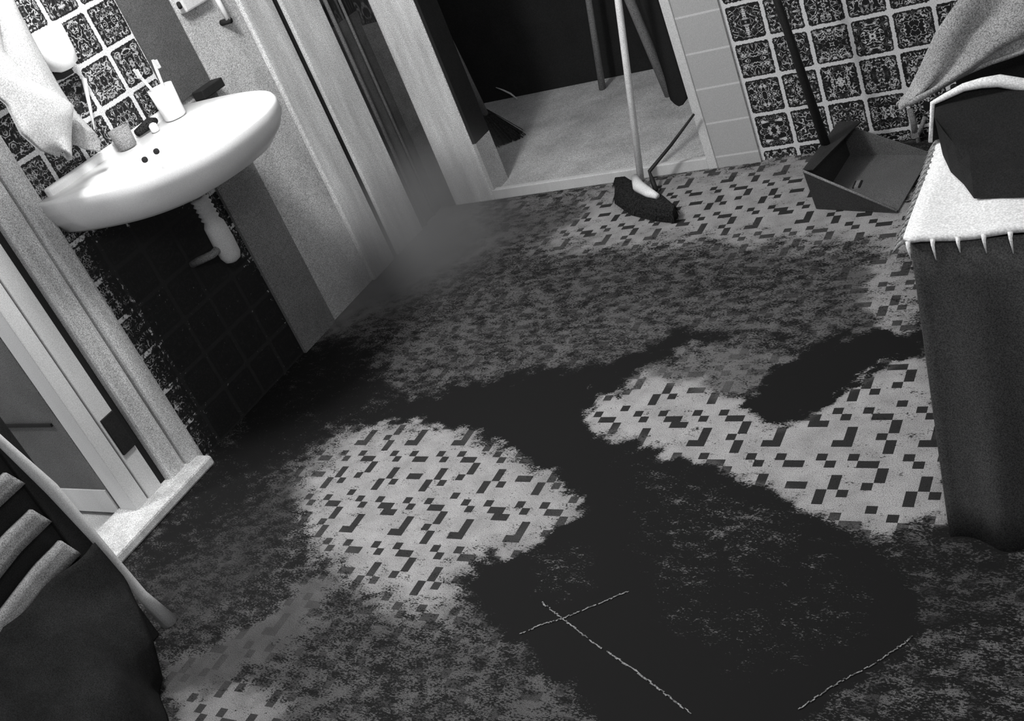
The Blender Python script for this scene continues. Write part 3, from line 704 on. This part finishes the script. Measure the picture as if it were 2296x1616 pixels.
# ------------------------------------------------------------ pale scratched lines in the dark stain
def chalk(name, pts, w0, seed, label):
    r = random.Random(seed); vs, fs = [], []
    P = [at(x, y, 2, .0012) for x, y in pts]
    segs = 70
    for i in range(segs):
        if r.random() < .04: continue
        a, b = lerp(P, i/segs), lerp(P, (i+1)/segs); t = (b-a).normalized(); s = Vector((-t.y, t.x, 0)); j = s*r.uniform(-.0015, .0015)
        w1, w2 = w0*r.uniform(.3, 1), w0*r.uniform(.3, 1); n = len(vs)
        q = [a+s*w1+j, a-s*w1+j, b-s*w2+j, b+s*w2+j]
        vs += q+[p+Vector((0, 0, .001)) for p in q]; fs += [tuple(n+i_ for i_ in f) for f in BOXF]
    return tag(pyd(name, vs, fs, M_plainc), label, 'scratch', 'pale scratched lines on the floor')
M_plainc = mat('chalk', .20, .9, .45, gscale=260)
chalk('scratched_line', [(1215, 1350), (1262, 1388), (1330, 1440), (1420, 1500), (1550, 1600)], .0022, 1, 'long pale scratch running down to the bottom edge through the crossing')
chalk('scratched_line', [(1165, 1422), (1215, 1400), (1262, 1386), (1330, 1358), (1410, 1325)], .0020, 2, 'short pale scratch crossing the long one')
chalk('scratched_line', [(1790, 1590), (1880, 1530), (1960, 1488), (2030, 1440), (2045, 1425)], .0014, 3, 'faint pale scratch on the right side of the dark stain')

# ------------------------------------------------------------ steam clinging to the foot of the pilasters
vs, fs = [], []
bm = bmesh.new(); bmesh.ops.create_icosphere(bm, subdivisions=4, radius=1.0)
SC, SR = Vector((-2.50, 2.93, .14)), Vector((.58, .72, .46))
for v in bm.verts:
    v.co.x = max(v.co.x, (XL+.026-SC.x)/SR.x); v.co.y = min(v.co.y, (YF-.02-SC.y)/SR.y); v.co.z = max(v.co.z, (.004-SC.z)/SR.z)
me = bpy.data.meshes.new('steam'); bm.to_mesh(me); bm.free()
g = G('steam'); g.nt.nodes.remove(g.b)
tc = g.n('ShaderNodeTexCoord'); ln = g.n('ShaderNodeVectorMath', operation='LENGTH'); g.put(ln.inputs[0], tc.outputs['Object'])
den = g.mr(ln.outputs['Value'], .15, 1.0, 1.0, 0.0, True)
den = g.math('MULTIPLY', g.math('MULTIPLY', den, den), g.mr(g.noise(tc.outputs['Object'], 1.8, 3), .3, .7, .5, 1.4))
vol = g.n('ShaderNodeVolumePrincipled'); vol.inputs['Color'].default_value = (.95, .95, .96, 1)
g.put(vol.inputs['Density'], g.math('MULTIPLY', den, 3.3))
out = [n for n in g.nt.nodes if n.type == 'OUTPUT_MATERIAL'][0]; g.nt.links.new(vol.outputs[0], out.inputs['Volume'])
st = finish('steam', me, g.m); st.location = SC; st.scale = SR
tag(st, 'pale steam hanging over the floor at the foot of the white pilasters', 'steam'); st['kind'] = 'stuff'
